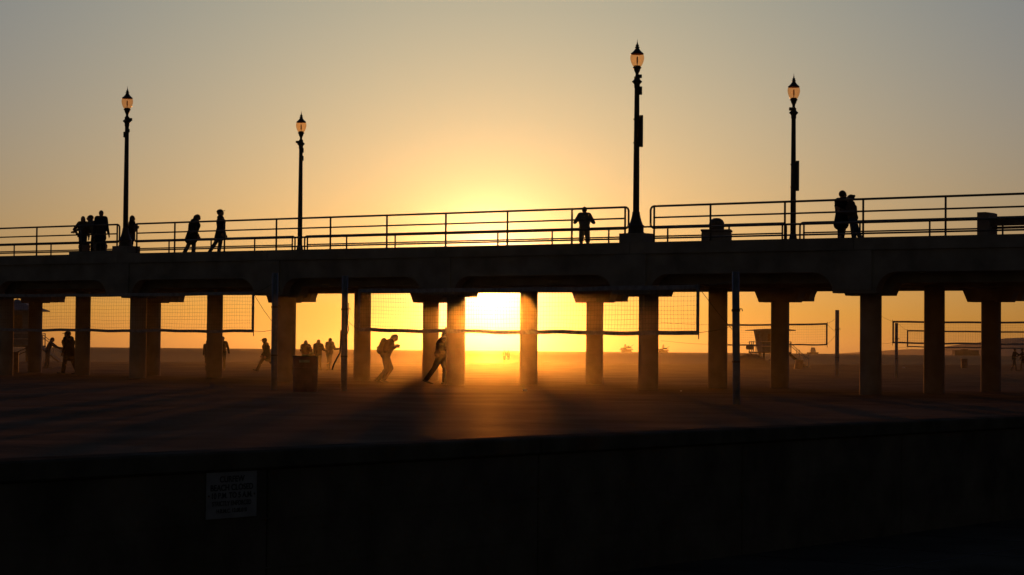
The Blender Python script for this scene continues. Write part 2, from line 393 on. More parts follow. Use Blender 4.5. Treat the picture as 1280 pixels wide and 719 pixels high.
for i, (k, off, lab, side, bits) in enumerate(spec):
    o = lamps[i]
    bz = .25 if side == 'near' else .02
    o.location = PK(k, off, top(k)+bz); o.rotation_euler = (0, 0, 0)
    tag(o, lab, 'lamp', 'lamps along the pier')
    if side == 'far': o.scale = (1, 1, 1.035)
    for (x_, y_, z_, hx, hy, hz) in bits:
        bm = NB(); box(bm, x_-hx, x_+hx, y_-hy, y_+hy, z_-hz, z_+hz, bev=.01); obj('floodlight', bm, LAMPM, o)
    if i >= 2:
        z0_, z1_ = (2.55, 3.48) if i == 2 else (2.0, 2.95)
        bm = NB(); box(bm, .078, .185, -.05, .05, z0_, z1_, bev=.012); q = obj('side_panel', bm, LAMPM, o)
        bm = NB(); box(bm, -.095, .1, -.02, .02, z0_+.1, z0_+.14); box(bm, -.095, .1, -.02, .02, z1_-.14, z1_-.1); obj('bracket', bm, LAMPM, q)
# pedestal blocks on the kerb under the lamps
for k, w_ in ((.012, .38), (3.005, .41)):
    bm = NB(); x_ = k*BAY; slab(bm, x_-w_, x_+w_, -.29, .34, .27, .0015); obj('lamp_pedestal', bm, CONC, pier)
xa, xb = kof(88, 0)*BAY, kof(141, 0)*BAY
bm = NB(); slab(bm, xa, xb-.02, -.1, .31, .11, .0015); obj('kerb_step', bm, CONC, pier)

# planter block, bins, bench on the deck
def deck_at(px, off): k = kof(px, off); return k, PK(k, off, deckz(k))
k, p = deck_at(895.5, .8)
o = empty('concrete_planter', p, -TH+.5); tag(o, 'low square concrete planter standing just inside the near railing, right of the tallest lamp', 'planter')
bm = NB(); box(bm, -.42, .42, -.3, .3, 0, .40, bev=.02); obj('planter_box', bm, CONC, o)
bm = NB(); box(bm, -.44, .44, -.32, .32, .402, .47, bev=.015); obj('rim', bm, CONC, o)
def bin_(px, off, lab, h, r, rz=0):
    k, p = deck_at(px, off); o = empty('litter_bin', p, rz); tag(o, lab, 'bin')
    bm = NB(); lathe(bm, [(r*.9, 0), (r*.93, .05), (r, h-.3), (r, h-.24)], 18); obj('bin_body', bm, LAMPM, o, False)
    bm = NB(); lathe(bm, [(r*1.04, h-.238), (r*1.05, h-.2), (r*.98, h-.13), (r*.8, h-.06), (r*.45, h-.01), (.01, h)], 18); q = obj('domed_lid', bm, LAMPM, o, True)
    bm = NB(); box(bm, -.1, .1, -r*1.06, -r*.9, h-.2, h-.1, bev=.01); obj('flap', bm, RAILM, q)
    return o
bin_(895.5, 1.5, 'round litter bin with a domed lid behind the square planter', .86, .22)
for px, w_, lab in ((104.5, .20, 'low concrete seat block below the leftmost person of the trio'), (124.5, .24, 'low concrete seat block below the tallest person of the trio')):
    k, p = deck_at(px, .75); o = empty('seat_block', p, 0); tag(o, lab, 'seat', 'seat blocks beside the leftmost lamp')
    bm = NB(); lathe(bm, [(w_*1.0, 0), (w_, .36), (w_*1.08, .39), (w_*1.08, .48), (w_*1.0, .50)], 20); obj('seat_drum', bm, CONC, o)
    bm = NB(); lathe(bm, [(w_*.97, .502), (w_*.99, .53), (w_*.9, .545)], 20); obj('seat_top', bm, WOODM, o)
k, p = deck_at(1233, .55); o = empty('concrete_bench', p, -TH); tag(o, 'heavy bench with concrete end and plank back near the right edge of the pier', 'bench')
bm = NB(); prism(bm, [(-.17, 0), (.17, 0), (.17, .70), (.08, .73), (-.17, .73)], -.2, .3, I4); obj('bench_end', bm, CONC, o)
bm = NB(); prism(bm, [(3.2, 0), (3.5, 0), (3.5, .73), (3.2, .73)], -.2, .3, I4); obj('bench_end', bm, CONC, o)
bm = NB(); box(bm, .172, 3.198, -.12, -.05, .36, .58, bev=.01); obj('back_plank', bm, WOODM, o)
bm = NB(); box(bm, .172, 3.198, -.04, .28, .30, .35, bev=.01); obj('seat', bm, WOODM, o)

# ------------------------------------------------------------------ people
def capsule(bm, p0, p1, r0, r1, seg=10, flat=None):
    p0 = Vector(p0); p1 = Vector(p1); d = p1-p0
    if d.length < 1e-5: d = Vector((0, 0, 1e-4)); p1 = p0+d
    dn = d.normalized(); x, y = frame_of(d)
    pr = []
    for i in range(4): a = (i/3.5)*math.pi/2; pr.append((-math.cos(a)*r0, math.sin(a)*r0, 0))
    pr = [(-r0*math.cos(a), r0*math.sin(a), 0) for a in (.15, .55, 1.0, 1.5)]+[(r1*math.cos(a), r1*math.sin(a), 1) for a in (1.5, 1.0, .55, .15)]
    rings = []
    for off, rr, e in pr:
        c = (p1 if e else p0)+dn*off
        rings.append([bm.verts.new(c+(x*math.cos(2*math.pi*j/seg)+y*math.sin(2*math.pi*j/seg))*rr) for j in range(seg)])
    for a, b_ in zip(rings, rings[1:]):
        for j in range(seg): bm.faces.new((a[j], a[(j+1) % seg], b_[(j+1) % seg], b_[j]))
    bm.faces.new(rings[0][::-1]); bm.faces.new(rings[-1])
def ell(bm, c, rx, ry, rz, mtx=None):
    r = bmesh.ops.create_uvsphere(bm, u_segments=14, v_segments=10, radius=1)
    mt = Matrix.Translation(c) @ (mtx or Matrix.Identity(4)) @ Matrix.Diagonal((rx, ry, rz, 1))
    for v in r['verts']: v.co = mt @ v.co
def fuse(bm, name, material, parent, vox=.012, smooth=3):
    me = bpy.data.meshes.new('tmp'); bmesh.ops.recalc_face_normals(bm, faces=bm.faces); bm.to_mesh(me); bm.free()
    o = bpy.data.objects.new('tmp', me); COL.objects.link(o)
    md = o.modifiers.new('r', 'REMESH'); md.mode = 'VOXEL'; md.voxel_size = vox; md.use_smooth_shade = True
    if smooth: ms = o.modifiers.new('s', 'SMOOTH'); ms.iterations = smooth; ms.factor = .5
    bpy.context.view_layer.update()
    me2 = bpy.data.meshes.new_from_object(o.evaluated_get(bpy.context.evaluated_depsgraph_get()))
    bpy.data.objects.remove(o); bpy.data.meshes.remove(me)
    me2.name = name; me2.materials.clear()
    return link(name, me2, material, parent, True)
def rx(v, a):       # lean forward (about local y): forward = +x
    a = R(a); return Vector((v.x*math.cos(a)+v.z*math.sin(a), v.y, -v.x*math.sin(a)+v.z*math.cos(a)))
def person(loc, heading, label, H=1.7, lean=4, head=0, th=(12, -14), kn=(8, 12), arm=((10, 8), (-10, 8)), elb=(20, 20), elin=(0, 0), top_='black', bot='denim',
           hair='short', bulk=1., shorts=False, cap=False, hood=False, coat=False, twist=0, vox=.013, sway=0, spread=0, wide=1., group='people on the beach under the pier'):
    """arm = (swing forward, abduct) per side; th/kn thigh swing and knee bend; sides are left (+y), right (-y)"""
    o = empty('person', loc, R(heading)); tag(o, label, 'person', group)
    s = H/1.75
    hipw = .085*s
    def leg(side, t_, kb, sp):
        h = Vector((0, side*hipw, 0)); k_ = h+rx(Vector((0, side*math.sin(R(sp))*.43*s, -.43*s)), -t_)
        a_ = k_+rx(Vector((0, side*math.sin(R(sp))*.42*s, -.42*s)), -(t_-kb)); return h, k_, a_, t_-kb
    legs = [leg(1, th[0], kn[0], spread), leg(-1, th[1], kn[1], spread)]
    foot_h = .075*s
    low = min(l[2].z for l in legs); root = Vector((0, 0, -low+foot_h))
    legs = [(h+root, k_+root, a_+root, an) for h, k_, a_, an in legs]
    tl = lambda v: root+rx(Vector((v[0], v[1]+v[2]*math.sin(R(sway)), v[2]))*s, lean)
    waist = tl((0, 0, .12)); chest = tl((.01, 0, .33)); sh = tl((0, 0, .46)); neck = tl((.005, 0, .50))
    hd = R(lean+head); hdir = Vector((math.sin(hd), 0, math.cos(hd)))
    hc = neck+hdir*.125*s+Vector((math.cos(hd), 0, -math.sin(hd)))*.02*s
    shw = .19*s
    arms = []
    for i, side in enumerate((1, -1)):
        S = sh+Vector((0, side*(shw-.02), -.02*s))
        sw, ab = arm[i]
        ud = rx(Vector((0, side*math.sin(R(ab)), -math.cos(R(ab)))), -sw)
        E_ = S+ud*.29*s
        fd = rx(Vector((0, side*math.sin(R(ab-elin[i])), -math.cos(R(ab-elin[i])))), -(sw+elb[i]))
        W = E_+fd*.25*s; arms.append((S, E_, W, fd))
    HM = Matrix.Rotation(hd, 4, 'Y')
    # body: one skin surface
    bm = NB()
    ell(bm, hc, .094*s, .074*s, .118*s, HM)
    ell(bm, hc+HM.to_3x3() @ Vector((.035*s, 0, -.055*s)), .055*s, .05*s, .06*s, HM)           # jaw
    ell(bm, hc+HM.to_3x3() @ Vector((.098*s, 0, -.012*s)), .02*s, .014*s, .026*s, HM)           # nose
    for sd in (1, -1):
        ell(bm, hc+HM.to_3x3() @ Vector((-.005*s, sd*.075*s, -.01*s)), .02*s, .012*s, .03*s, HM)  # ears
    ell(bm, hc+HM.to_3x3() @ Vector((.088*s, 0, -.058*s)), .012*s, .026*s, .010*s, HM)           # mouth
    capsule(bm, neck-Vector((0, 0, .05*s)), hc-hdir*.05*s, .058*s, .052*s)
    capsule(bm, chest, neck, .11*s, .06*s)
    for dy in (-.05, .05):
        capsule(bm, waist+Vector((0, dy*s, 0)), chest+Vector((0, dy*1.6*s, 0)), .095*s, .11*s)
        capsule(bm, root+Vector((0, dy*s, 0)), waist+Vector((0, dy*s, 0)), .105*s, .095*s)
    capsule(bm, sh+Vector((0, -shw+.05, 0)), sh+Vector((0, shw-.05, 0)), .07*s, .07*s)
    for S, E_, W, fd in arms:
        capsule(bm, S, E_, .052*s, .040*s); capsule(bm, E_, W, .040*s, .027*s)
        px_, py_ = frame_of(fd); palm = W+fd*.07*s
        capsule(bm, W, palm, .026*s, .034*s)
        for q in range(4):
            b0 = palm+py_*(q-1.5)*.021*s; ln = (.06, .072, .068, .05)[q]*s
            f1 = b0+fd*ln*.6+px_*.006; f2 = f1+fd*ln*.4+px_*.022*s; capsule(bm, b0, f1, .0105, .0095, 6); capsule(bm, f1, f2, .0095, .0085, 6)
        t0 = W+fd*.03*s+py_*.03*s; t1 = t0+fd*.035*s+py_*.03*s; capsule(bm, t0, t1, .013, .011, 6); capsule(bm, t1, t1+fd*.028*s, .011, .009, 6)
    for h, k_, a_, an in legs:
        capsule(bm, h, k_, .082*s, .055*s); capsule(bm, k_, a_, .055*s, .038*s); capsule(bm, k_+(a_-k_)*.3+rx(Vector((-.015, 0, 0)), 0), a_, .055*s, .036*s)
        fdir = rx(Vector((1, 0, 0)), max(-25, min(55, -an*.9)))
        capsule(bm, a_-Vector((0, 0, .03*s))-fdir*.04*s, a_-Vector((0, 0, .04*s))+fdir*.15*s, .034*s, .026*s)
    fuse(bm, 'body', SKINM, o, vox)
    # clothes: shells a little outside the body
    g_ = .014*bulk
    bm = NB()
    low_ = root-Vector((0, 0, (.30 if coat else .02)*s)) if not coat else root+rx(Vector((-.02, 0, -.28*s)), -min(th)*.3)
    for dy in (-.05, .05):
        capsule(bm, waist+Vector((0, dy*s, 0)), chest+Vector((0, dy*1.6*s, 0)), .10*s*bulk, .118*s*bulk)
        capsule(bm, low_+Vector((0, dy*s, .06*s)), waist+Vector((0, dy*s, 0)), (.125 if coat else .112)*s*bulk, .10*s*bulk)
    capsule(bm, chest, neck-(neck-chest)*.12, .12*s*bulk, .068*s)
    capsule(bm, sh+Vector((0, -shw+.05, 0)), sh+Vector((0, shw-.05, 0)), .078*s*bulk, .078*s*bulk)
    if hood: ell(bm, hc+HM.to_3x3() @ Vector((-.03*s, 0, .005)), .098*s, .098*s, .14*s, HM); capsule(bm, neck, hc-hdir*.03, .09*s, .09*s)
    for S, E_, W, fd in arms:
        cuff = E_+(W-E_)*(.30 if shorts else .93)
        capsule(bm, S, E_, .062*s+g_, .050*s+g_*.6)
        capsule(bm, E_, cuff, .050*s+g_*.6, (.046 if shorts else .036)*s+g_*.5)
    fuse(bm, 'jacket' if not shorts else 'shirt', CL[top_], o, vox)
    bm = NB()
    for dy in (-.05, .05): capsule(bm, root+Vector((0, dy*s, -.02)), waist+Vector((0, dy*s, -.02*s)), .115*s, .099*s)
    for h, k_, a_, an in legs:
        capsule(bm, h, k_, .092*s*(.6+.4*bulk), .066*s)
        if not shorts: capsule(bm, k_, a_+(k_-a_)*.06, .066*s, .052*s*(.5+.5*bulk))
        else: capsule(bm, h, k_, .1*s, .08*s)
    fuse(bm, 'shorts' if shorts else 'trousers', CL[bot], o, vox)
    for h, k_, a_, an in legs:
        fdir = rx(Vector((1, 0, 0)), max(-25, min(55, -an*.9))); up = Vector((0, 0, 1))
        bm = NB(); capsule(bm, a_-up*.037*s-fdir*.055*s, a_-up*.042*s+fdir*.165*s, .040*s, .032*s); capsule(bm, a_, a_-up*.03*s, .045*s, .042*s)
        fuse(bm, 'shoe', SHOEM, o, .012)
    if not hood:
        bm = NB(); hm = HM.to_3x3()
        ell(bm, hc+hm @ Vector((-.018*s, 0, .022*s)), .092*s, .086*s, .108*s, HM)
        if hair == 'long':
            capsule(bm, hc+hm @ Vector((-.05*s, 0, .02*s)), neck+Vector((-.075*s, 0, -.10*s)), .075*s, .05*s)
            for sd in (1, -1): capsule(bm, hc+hm @ Vector((-.03*s, sd*.06*s, 0)), neck+Vector((-.04*s, sd*.07*s, -.06*s)), .04*s, .025*s)
        if hair == 'bun': ell(bm, hc+hm @ Vector((-.09*s, 0, .08*s)), .04*s, .04*s, .04*s, HM)
        fuse(bm, 'hair', HAIRM, o, vox)
    if cap:
        bm = NB(); hm = HM.to_3x3(); ell(bm, hc+hm @ Vector((-.006*s, 0, .055*s)), .105*s, .092*s, .08*s, HM)
        ell(bm, hc+hm @ Vector((.10*s, 0, .045*s)), .075*s, .065*s, .012*s, HM); fuse(bm, 'cap', CL['navy'], o, .011)
    o.scale = (wide, wide, 1)
    return o, dict(root=root, chest=chest, sh=sh, neck=neck, arms=arms, hc=hc, s=s)
def gz(p): return beach_z(Vector((p[0], p[1], 0)))
def on_beach(px, D): p = at(px, 440, D); return Vector((p.x, D, gz((p.x, D))))
def on_deck(px, D):
    # depth D along the view; find pier coordinates
    p = at(px, 300, D); k = ((p.x-X0)*U.x+(D-Y0)*U.y)/BAY
    return Vector((p.x, D, deckz(k)))
GD = 'people on the pier deck'
person(on_deck(103.5, 78.6), -90, 'leftmost person on the pier, one of a trio, hand on hip', H=1.62, lean=0, th=(2, -2), kn=(2, 2), arm=((-5, 12), (-8, 40)), elb=(15, 10), elin=(10, 75), bulk=1.2, top_='brown', bot='denim', hair='long', group=GD)
person(on_deck(119, 78.8), 180, 'middle person of the trio on the pier, leaning left against the neighbour', H=1.70, lean=14, head=-10, bulk=1.25, wide=1.3, th=(8, -14), kn=(10, 8), arm=((48, 10), (25, 12)), elb=(10, 30), top_='grey', bot='black', hair='short', group=GD)
person(on_deck(126, 77.8), -60, 'tallest man of the trio on the pier, upright with arms down', H=1.80, lean=0, th=(2, -2), kn=(2, 2), arm=((-2, 12), (2, 10)), elb=(8, 8), top_='navy', bot='black', bulk=1.3, coat=True, group=GD)
person(on_deck(164, 78.0), 30, 'long-haired woman on the pier standing close behind the leftmost lamp, arms folded', H=1.64, lean=2, th=(2, -2), kn=(2, 4), arm=((12, 8), (12, 8)), elb=(115, 115), elin=(50, 50), bulk=1.2, top_='black', bot='denim', hair='long', group=GD)
person(on_deck(240.5, 77.5), 0, 'hunched long-coated walker on the pier, behind the upright capped walker', H=1.70, lean=8, head=14, th=(4, -14), kn=(6, 8), arm=((-4, 6), (4, 6)), elb=(28, 24), top_='black', bot='grey', hair='long', coat=True, bulk=1.5, wide=1.25, group=GD)
person(on_deck(276, 76.2), 0, 'upright capped walker on the pier, head tipped back, just left of the second lamp', H=1.80, lean=-2, head=-12, th=(-4, -20), kn=(4, 10), arm=((4, 8), (-2, 8)), elb=(18, 24), top_='navy', bot='denim', cap=True, coat=True, bulk=1.2, wide=1.12, group=GD)
person(on_deck(730.5, 70.4), 90, 'lone man on the pier leaning with both elbows on the far railing', H=1.72, lean=10, head=2, th=(-6, -8), kn=(2, 2), arm=((30, 30), (30, 30)), elb=(80, 80), elin=(62, 62), top_='grey', bot='khaki', shorts=True, bulk=1.22, spread=3, cap=False, group=GD)
person(on_deck(1052.5, 63.2), 30, 'tall man in the embracing couple on the pier right of the rightmost lamp', H=1.82, lean=0, th=(2, -6), kn=(4, 4), arm=((8, 10), (16, 10)), elb=(110, 100), elin=(50, 40), top_='black', bot='black', coat=True, bulk=1.25, wide=1.2, group=GD)
person(on_deck(1066, 62.6), 170, 'shorter woman in the embracing couple on the pier, leaning against the tall man', H=1.66, lean=5, head=-6, bulk=1.25, wide=1.25, th=(-2, -15), kn=(4, 10), arm=((10, 10), (10, 12)), elb=(110, 110), top_='brown', bot='denim', hair='bun', group=GD)
# on the sand
P10, J = person(on_beach(482, 73), 0, 'hunched long-haired walker carrying a backpack on the sand, left of the sun', H=1.84, wide=1.22, lean=16, head=22, th=(20, 4), kn=(48, 36), arm=((-18, 6), (-22, 6)), elb=(138, 145), top_='black', bot='black', hair='long', bulk=1.3)
def backpack(J, po, label, big=1.):
    s = J['s']; o = empty('backpack', (0, 0, 0)); o.matrix_world = Matrix.Translation(po.location) @ Matrix.Rotation(po.rotation_euler.z, 4, 'Z'); tag(o, label, 'backpack')
    up = (J['sh']-J['root']).normalized(); bk = Vector((-up.z, 0, up.x))
    c = J['chest']+bk*(.20*s)-up*.04
    bm = NB()
    for dy in (-.07, .07): capsule(bm, c-up*.17*big+Vector((0, dy, 0))+bk*.02, c+up*.15*big+Vector((0, dy, 0)), .11*s*big, .085*s*big)
    fuse(bm, 'pack_body', CL['olive'], o)
    bm = NB(); capsule(bm, c-up*.12+bk*.1+Vector((0, -.06, 0)), c-up*.12+bk*.1+Vector((0, .06, 0)), .06*s, .06*s); fuse(bm, 'pack_pocket', CL['black'], o)
    for sd in (1, -1):
        bm = NB(); y_ = sd*.12*s
        tube(bm, [c+up*.12+Vector((0, y_, 0)), J['sh']+Vector((-.02, y_, .09*s)), J['sh']+Vector((.09*s, y_, .03*s)), J['chest']+Vector((.14*s, y_, 0)), J['chest']-up*.2+Vector((.06, y_*1.25, 0)), c-up*.17+Vector((0, y_, 0))], .016, 6); obj('strap', bm, CL['black'], o, True)
backpack(J, P10, 'bulky backpack on the back of the hunched walker left of the sun', 1.1)
P11, J = person(on_beach(551.5, 69.8), 0, 'person leaning into the wind beside the column left of the sun, arm raised', H=1.84, lean=7, head=10, th=(12, -20), kn=(12, 8), arm=((120, 20), (20, 8)), elb=(100, 95), top_='black', bot='black', bulk=1.55, wide=1.32, hood=True)
person(on_beach(382, 113), -80, 'long-haired woman standing on the sand behind the steel drum, leftmost of the family group', wide=1.22, H=1.62, lean=2, th=(3, -3), kn=(3, 3), arm=((12, 8), (12, 8)), elb=(110, 100), bulk=1.25, top_='red', bot='denim', hair='long')
person(on_beach(389.5, 113.6), -90, 'small child standing between the two women of the family group', H=1.12, lean=0, th=(2, -2), kn=(3, 3), arm=((10, 10), (10, 10)), elb=(20, 20), top_='navy', bot='denim', hair='short')
person(on_beach(397.5, 112.4), -60, 'woman in the middle of the family group, hair loose, arm toward the tall man', wide=1.22, H=1.68, lean=4, th=(4, -6), kn=(3, 4), arm=((20, 14), (6, 10)), elb=(60, 30), bulk=1.25, top_='brown', bot='black', hair='long')
person(on_beach(411.5, 113), 50, 'tall man in a loose shirt, rightmost of the family group on the sand', H=1.78, lean=4, th=(6, -8), kn=(4, 6), arm=((12, 14), (14, 20)), elb=(30, 85), top_='khaki', bot='grey', bulk=1.45, wide=1.12, spread=3)
person(on_beach(333.5, 102), 180, 'capped walker striding left behind the blue-grey net pole, second pole from the left edge', wide=1.22, H=1.74, lean=5, head=6, th=(28, -20), kn=(6, 26), arm=((-8, 6), (10, 6)), elb=(16, 20), top_='olive', bot='brown', cap=True, coat=True, bulk=1.3)
person(on_beach(59.5, 108), 10, 'person stooping on the sand at the far left, arm stretched to the right', wide=1.22, H=1.66, lean=14, head=10, th=(4, -4), kn=(6, 6), arm=((52, 8), (46, 8)), elb=(5, 30), top_='grey', bot='denim')
person(on_beach(86, 86.5), 170, 'broad person in a dark hat standing between the left columns of the pier', H=1.80, lean=2, th=(10, -12), kn=(4, 6), arm=((-4, 14), (8, 10)), elb=(20, 20), top_='black', bot='black', cap=True, coat=True, bulk=1.5, spread=4, wide=1.3)
person(on_beach(259.5, 106), 90, 'person in a pale top showing left of the column below the hunched pier walkers', H=1.58, lean=0, th=(3, -3), kn=(3, 3), arm=((5, 8), (5, 8)), elb=(20, 20), top_='grey', bot='grey', hair='long')
person(on_beach(278.5, 104), -90, 'person with a bent elbow showing right of the column below the hunched pier walkers', H=1.70, lean=0, th=(3, -3), kn=(3, 3), arm=((0, 20), (0, 36)), elb=(10, 10), elin=(10, 50), top_='brown', bot='black')
person(on_beach(1268, 150), 10, 'leftmost of two distant people walking together by the shore at the right edge', H=1.66, lean=2, th=(14, -14), kn=(4, 10), arm=((-10, 12), (60, 10)), elb=(10, 20), top_='black', bot='navy', hair='bun', vox=.018)
person(on_beach(1278.5, 150), 170, 'rightmost of two distant people by the shore, partly cut by the right edge', H=1.68, lean=2, th=(12, -16), kn=(4, 10), arm=((50, 12), (10, 10)), elb=(10, 20), top_='navy', bot='black', vox=.018)
for px, lab in ((630.5, 'left one of two tiny bathers at the water straight below the sun'), (635.5, 'right one of two tiny bathers at the water straight below the sun')):
    person(on_beach(px, 255), 90, lab, H=1.62, lean=0, th=(3, -3), kn=(3, 3), top_='grey', bot='navy', shorts=True, vox=.02)

# ------------------------------------------------------------------ volleyball poles and nets
def pole(px, D, h, lab, r=.055, lean=0, crank=True, pad=True):
    p = on_beach(px, D); o = empty('net_pole', p, rot=(0, R(lean), 0)); tag(o, lab, 'pole', 'volleyball net poles')
    bm = NB(); lathe(bm, [(r, -.5), (r, 0), (r*.97, h-.01), (r*.8, h)], 14); obj('post', bm, POLEM, o, True)
    bm = NB(); lathe(bm, [(r+.012, h*.70), (r+.012, h*.70+.05)], 14); q = obj('clamp', bm, RAILM, o)
    bm = NB(); tube(bm, [(r, 0, h*.72), (r+.05, 0, h*.72), (r+.06, 0, h*.72-.05)], .012, 6); obj('hook', bm, RAILM, q)
    bm = NB(); lathe(bm, [(r+.008, .9), (r+.008, .94)], 14); obj('eye_band', bm, RAILM, o)
    return o, p
def hgt(px, y, D): return at(px, y, D).z
pole(342.8, 58.0, hgt(342, 342, 58), 'blue-grey net pole standing just left of the steel drum', r=.085)
pole(430.3, 57.4, hgt(430, 345, 57.4), 'net pole just right of the steel drum, a loose rope hanging from it', r=.085)
pole(921.0, 46.5, hgt(920, 340, 46.5), 'thickest-looking net pole, right of the sun in front of the columns', r=.082, lean=-.7)
pole(-14, 66, 2.9, 'net pole just outside the left edge', r=.085) if False else None
pole(1046.3, 104, hgt(1046, 389, 104)+.05, 'slender dark net pole in the opening left of the big right-hand columns', r=.10)
pole(1120.5, 102, hgt(1120, 403.5, 102), 'bluish net pole behind the left corner of the right-hand net', r=.075)

def net(a, b_, h, lab, ropes, ta=.075, tb=.055, sag=.02, cell=.1, cr=.0021):
    """a, b_: top corners (world); h net height"""
    a = Vector(a); b_ = Vector(b_); d = b_-a; ln = math.hypot(d.x, d.y)
    o = empty('volleyball_net', (a.x, a.y, a.z-h), math.atan2(d.y, d.x)); tag(o, lab, 'net', 'volleyball nets')
    sl = d.z/ln; rnd = random.Random(int(ln*97))
    tz = lambda x_: h+sl*x_-4*sag*(x_/ln)*(1-x_/ln)+.006*math.sin(x_*2.1)
    bz = lambda x_: sl*x_-2*sag*(x_/ln)*(1-x_/ln)+.010*math.sin(x_*1.7+1)+.006*math.sin(x_*4.3)
    dy = lambda x_, z_: .03*math.sin(x_*.9)*math.sin(math.pi*z_/h)
    def band(f, w, name):
        bm = NB(); n = 60; prev = None
        for i in range(n+1):
            x_ = ln*i/n; z_ = f(x_); y_ = 0
            q = [bm.verts.new((x_, y_+s*.006, z_+t_*w/2)) for s, t_ in ((-1, -1), (1, -1), (1, 1), (-1, 1))]
            if prev:
                for j in range(4): bm.faces.new((prev[j], q[j], q[(j+1) % 4], prev[(j+1) % 4]))
            else: bm.faces.new(q[::-1])
            prev = q
        bm.faces.new(prev); obj(name, bm, TAPEM, o)
    band(tz, ta, 'top_band'); band(bz, tb, 'bottom_band')
    for x_ in (0, ln):
        bm = NB(); box(bm, x_-.042, x_+.042, -.008, .008, bz(x_)-tb*.4, tz(x_)+ta*.4); obj('side_band', bm, TAPEM, o)
        bm = NB(); tube(bm, [(x_+(.03 if x_ else -.03), 0, bz(x_)-.14), (x_+(.03 if x_ else -.03), 0, tz(x_)+.1)], .012, 6); obj('dowel', bm, WOODM, o)
    bm = NB(); n = int(ln/cell)
    for i in range(1, n):
        x_ = ln*i/n; w = rnd.uniform(-.022, .022)
        tube(bm, [(x_, dy(x_, z_)*1., z_) if 0 else (x_+w*math.sin(math.pi*(z_-bz(x_))/h), dy(x_, z_), z_) for z_ in [bz(x_)+(tz(x_)-bz(x_))*q/4 for q in range(5)]], cr, 4)
    m_ = int(h/cell)
    for j in range(1, m_):
        w = rnd.uniform(-.018, .018)
        pts = []
        for i in range(31):
            x_ = ln*i/30; z_ = bz(x_)+(tz(x_)-bz(x_))*j/m_+w*math.sin(x_*1.3+j); pts.append((x_, dy(x_, z_), z_))
        tube(bm, pts, cr, 4)
    cm = obj('cord_mesh', bm, CORDM, o)
    inv = (Matrix.Translation(o.location) @ Matrix.Rotation(o.rotation_euler.z, 4, 'Z')).inverted()
    for side, zf, q in ropes:
        x_ = 0 if side == 0 else ln; p0 = Vector((x_, 0, tz(x_) if zf else bz(x_))); p1 = inv @ Vector(q)
        mid = (p0+p1)/2-Vector((0, 0, .03)); bm = NB(); tube(bm, [p0, mid, p1], .006, 5); obj('guy_rope', bm, CORDM, o)
    return o
def corner(px, y, D): return at(px, y, D)
P342 = on_beach(342.8, 58.0); P430 = on_beach(430.3, 57.4); P921 = on_beach(921, 46.5)
def up(p, z): return Vector((p.x, p.y, z))
net(corner(-14, 369.5, 65.5), corner(316.5, 366.5, 58.4), 1.03, 'long volleyball net at the left, ending at the pole left of the steel drum',
    [(1, 1, up(P342, 2.9)), (1, 1, up(P342, 1.75)), (1, 0, up(P342, 1.62))], ta=.09, tb=.08)
net(corner(449, 363.5, 56.6), corner(872.5, 358.5, 47.6), 1.03, 'large volleyball net across the middle, in front of the low sun',
    [(0, 1, up(P430, 2.75)), (0, 0, up(P430, 1.95)), (1, 1, up(P921, 1.5)), (1, 0, up(P921, 1.72)), (1, 1, up(P921, 2.7))], ta=.10, tb=.095)
# loose rope hanging from the middle pole
bm = NB(); q0 = at(427, 430, 57.3); tube(bm, [up(P430, 1.62)+Vector((-.09, 0, 0)), at(425, 441, 57.3), at(420.5, 449, 57.3), at(417, 456, 57.3), at(415, 462.5, 57.3)], .022, 7)
tag(obj('loose_rope', bm, CL['black'], None, True), 'thick loose strap curving down from the net pole right of the steel drum', 'rope')
bm = NB(); tube(bm, [up(P430, 2.35)+Vector((.1, 0, 0)), at(435.5, 392, 57.3), at(434.5, 402, 57.3), at(436, 412, 57.3), at(433.5, 419, 57.3)], .012, 6)
tag(obj('tangled_cord', bm, CL['black'], None, True), 'thin tangled cord hanging along the right side of that pole beside the middle net', 'rope')
PC = on_beach(1046.3, 104); PD = on_beach(1120.5, 102)
net(corner(894, 406.3, 108), corner(1033.5, 405, 104.5), 1.0, 'distant volleyball net in front of the right lifeguard tower', [(0, 1, at(826, 403, 110)), (0, 0, at(826, 426, 110)), (1, 1, up(PC, 2.85)), (1, 0, up(PC, 1.2+EYE-.25)), (1, 1, up(PC, 2.1))], ta=.09, tb=.07, cell=.12)
net(corner(1116.5, 402.3, 102.5), corner(1330, 403, 98), 1.0, 'nearer of the two overlapping volleyball nets at the right edge', [(0, 1, at(1100, 394, 103)), (0, 0, at(1101, 429, 103))], ta=.09, tb=.08, cell=.12)
net(corner(1134.5, 413.6, 131), corner(1345, 415.5, 127), .97, 'farther and lower-looking of the two overlapping volleyball nets at the right edge', [(0, 1, at(1123, 405, 128)), (0, 0, at(1122, 435, 128))], ta=.09, tb=.07, cell=.14)

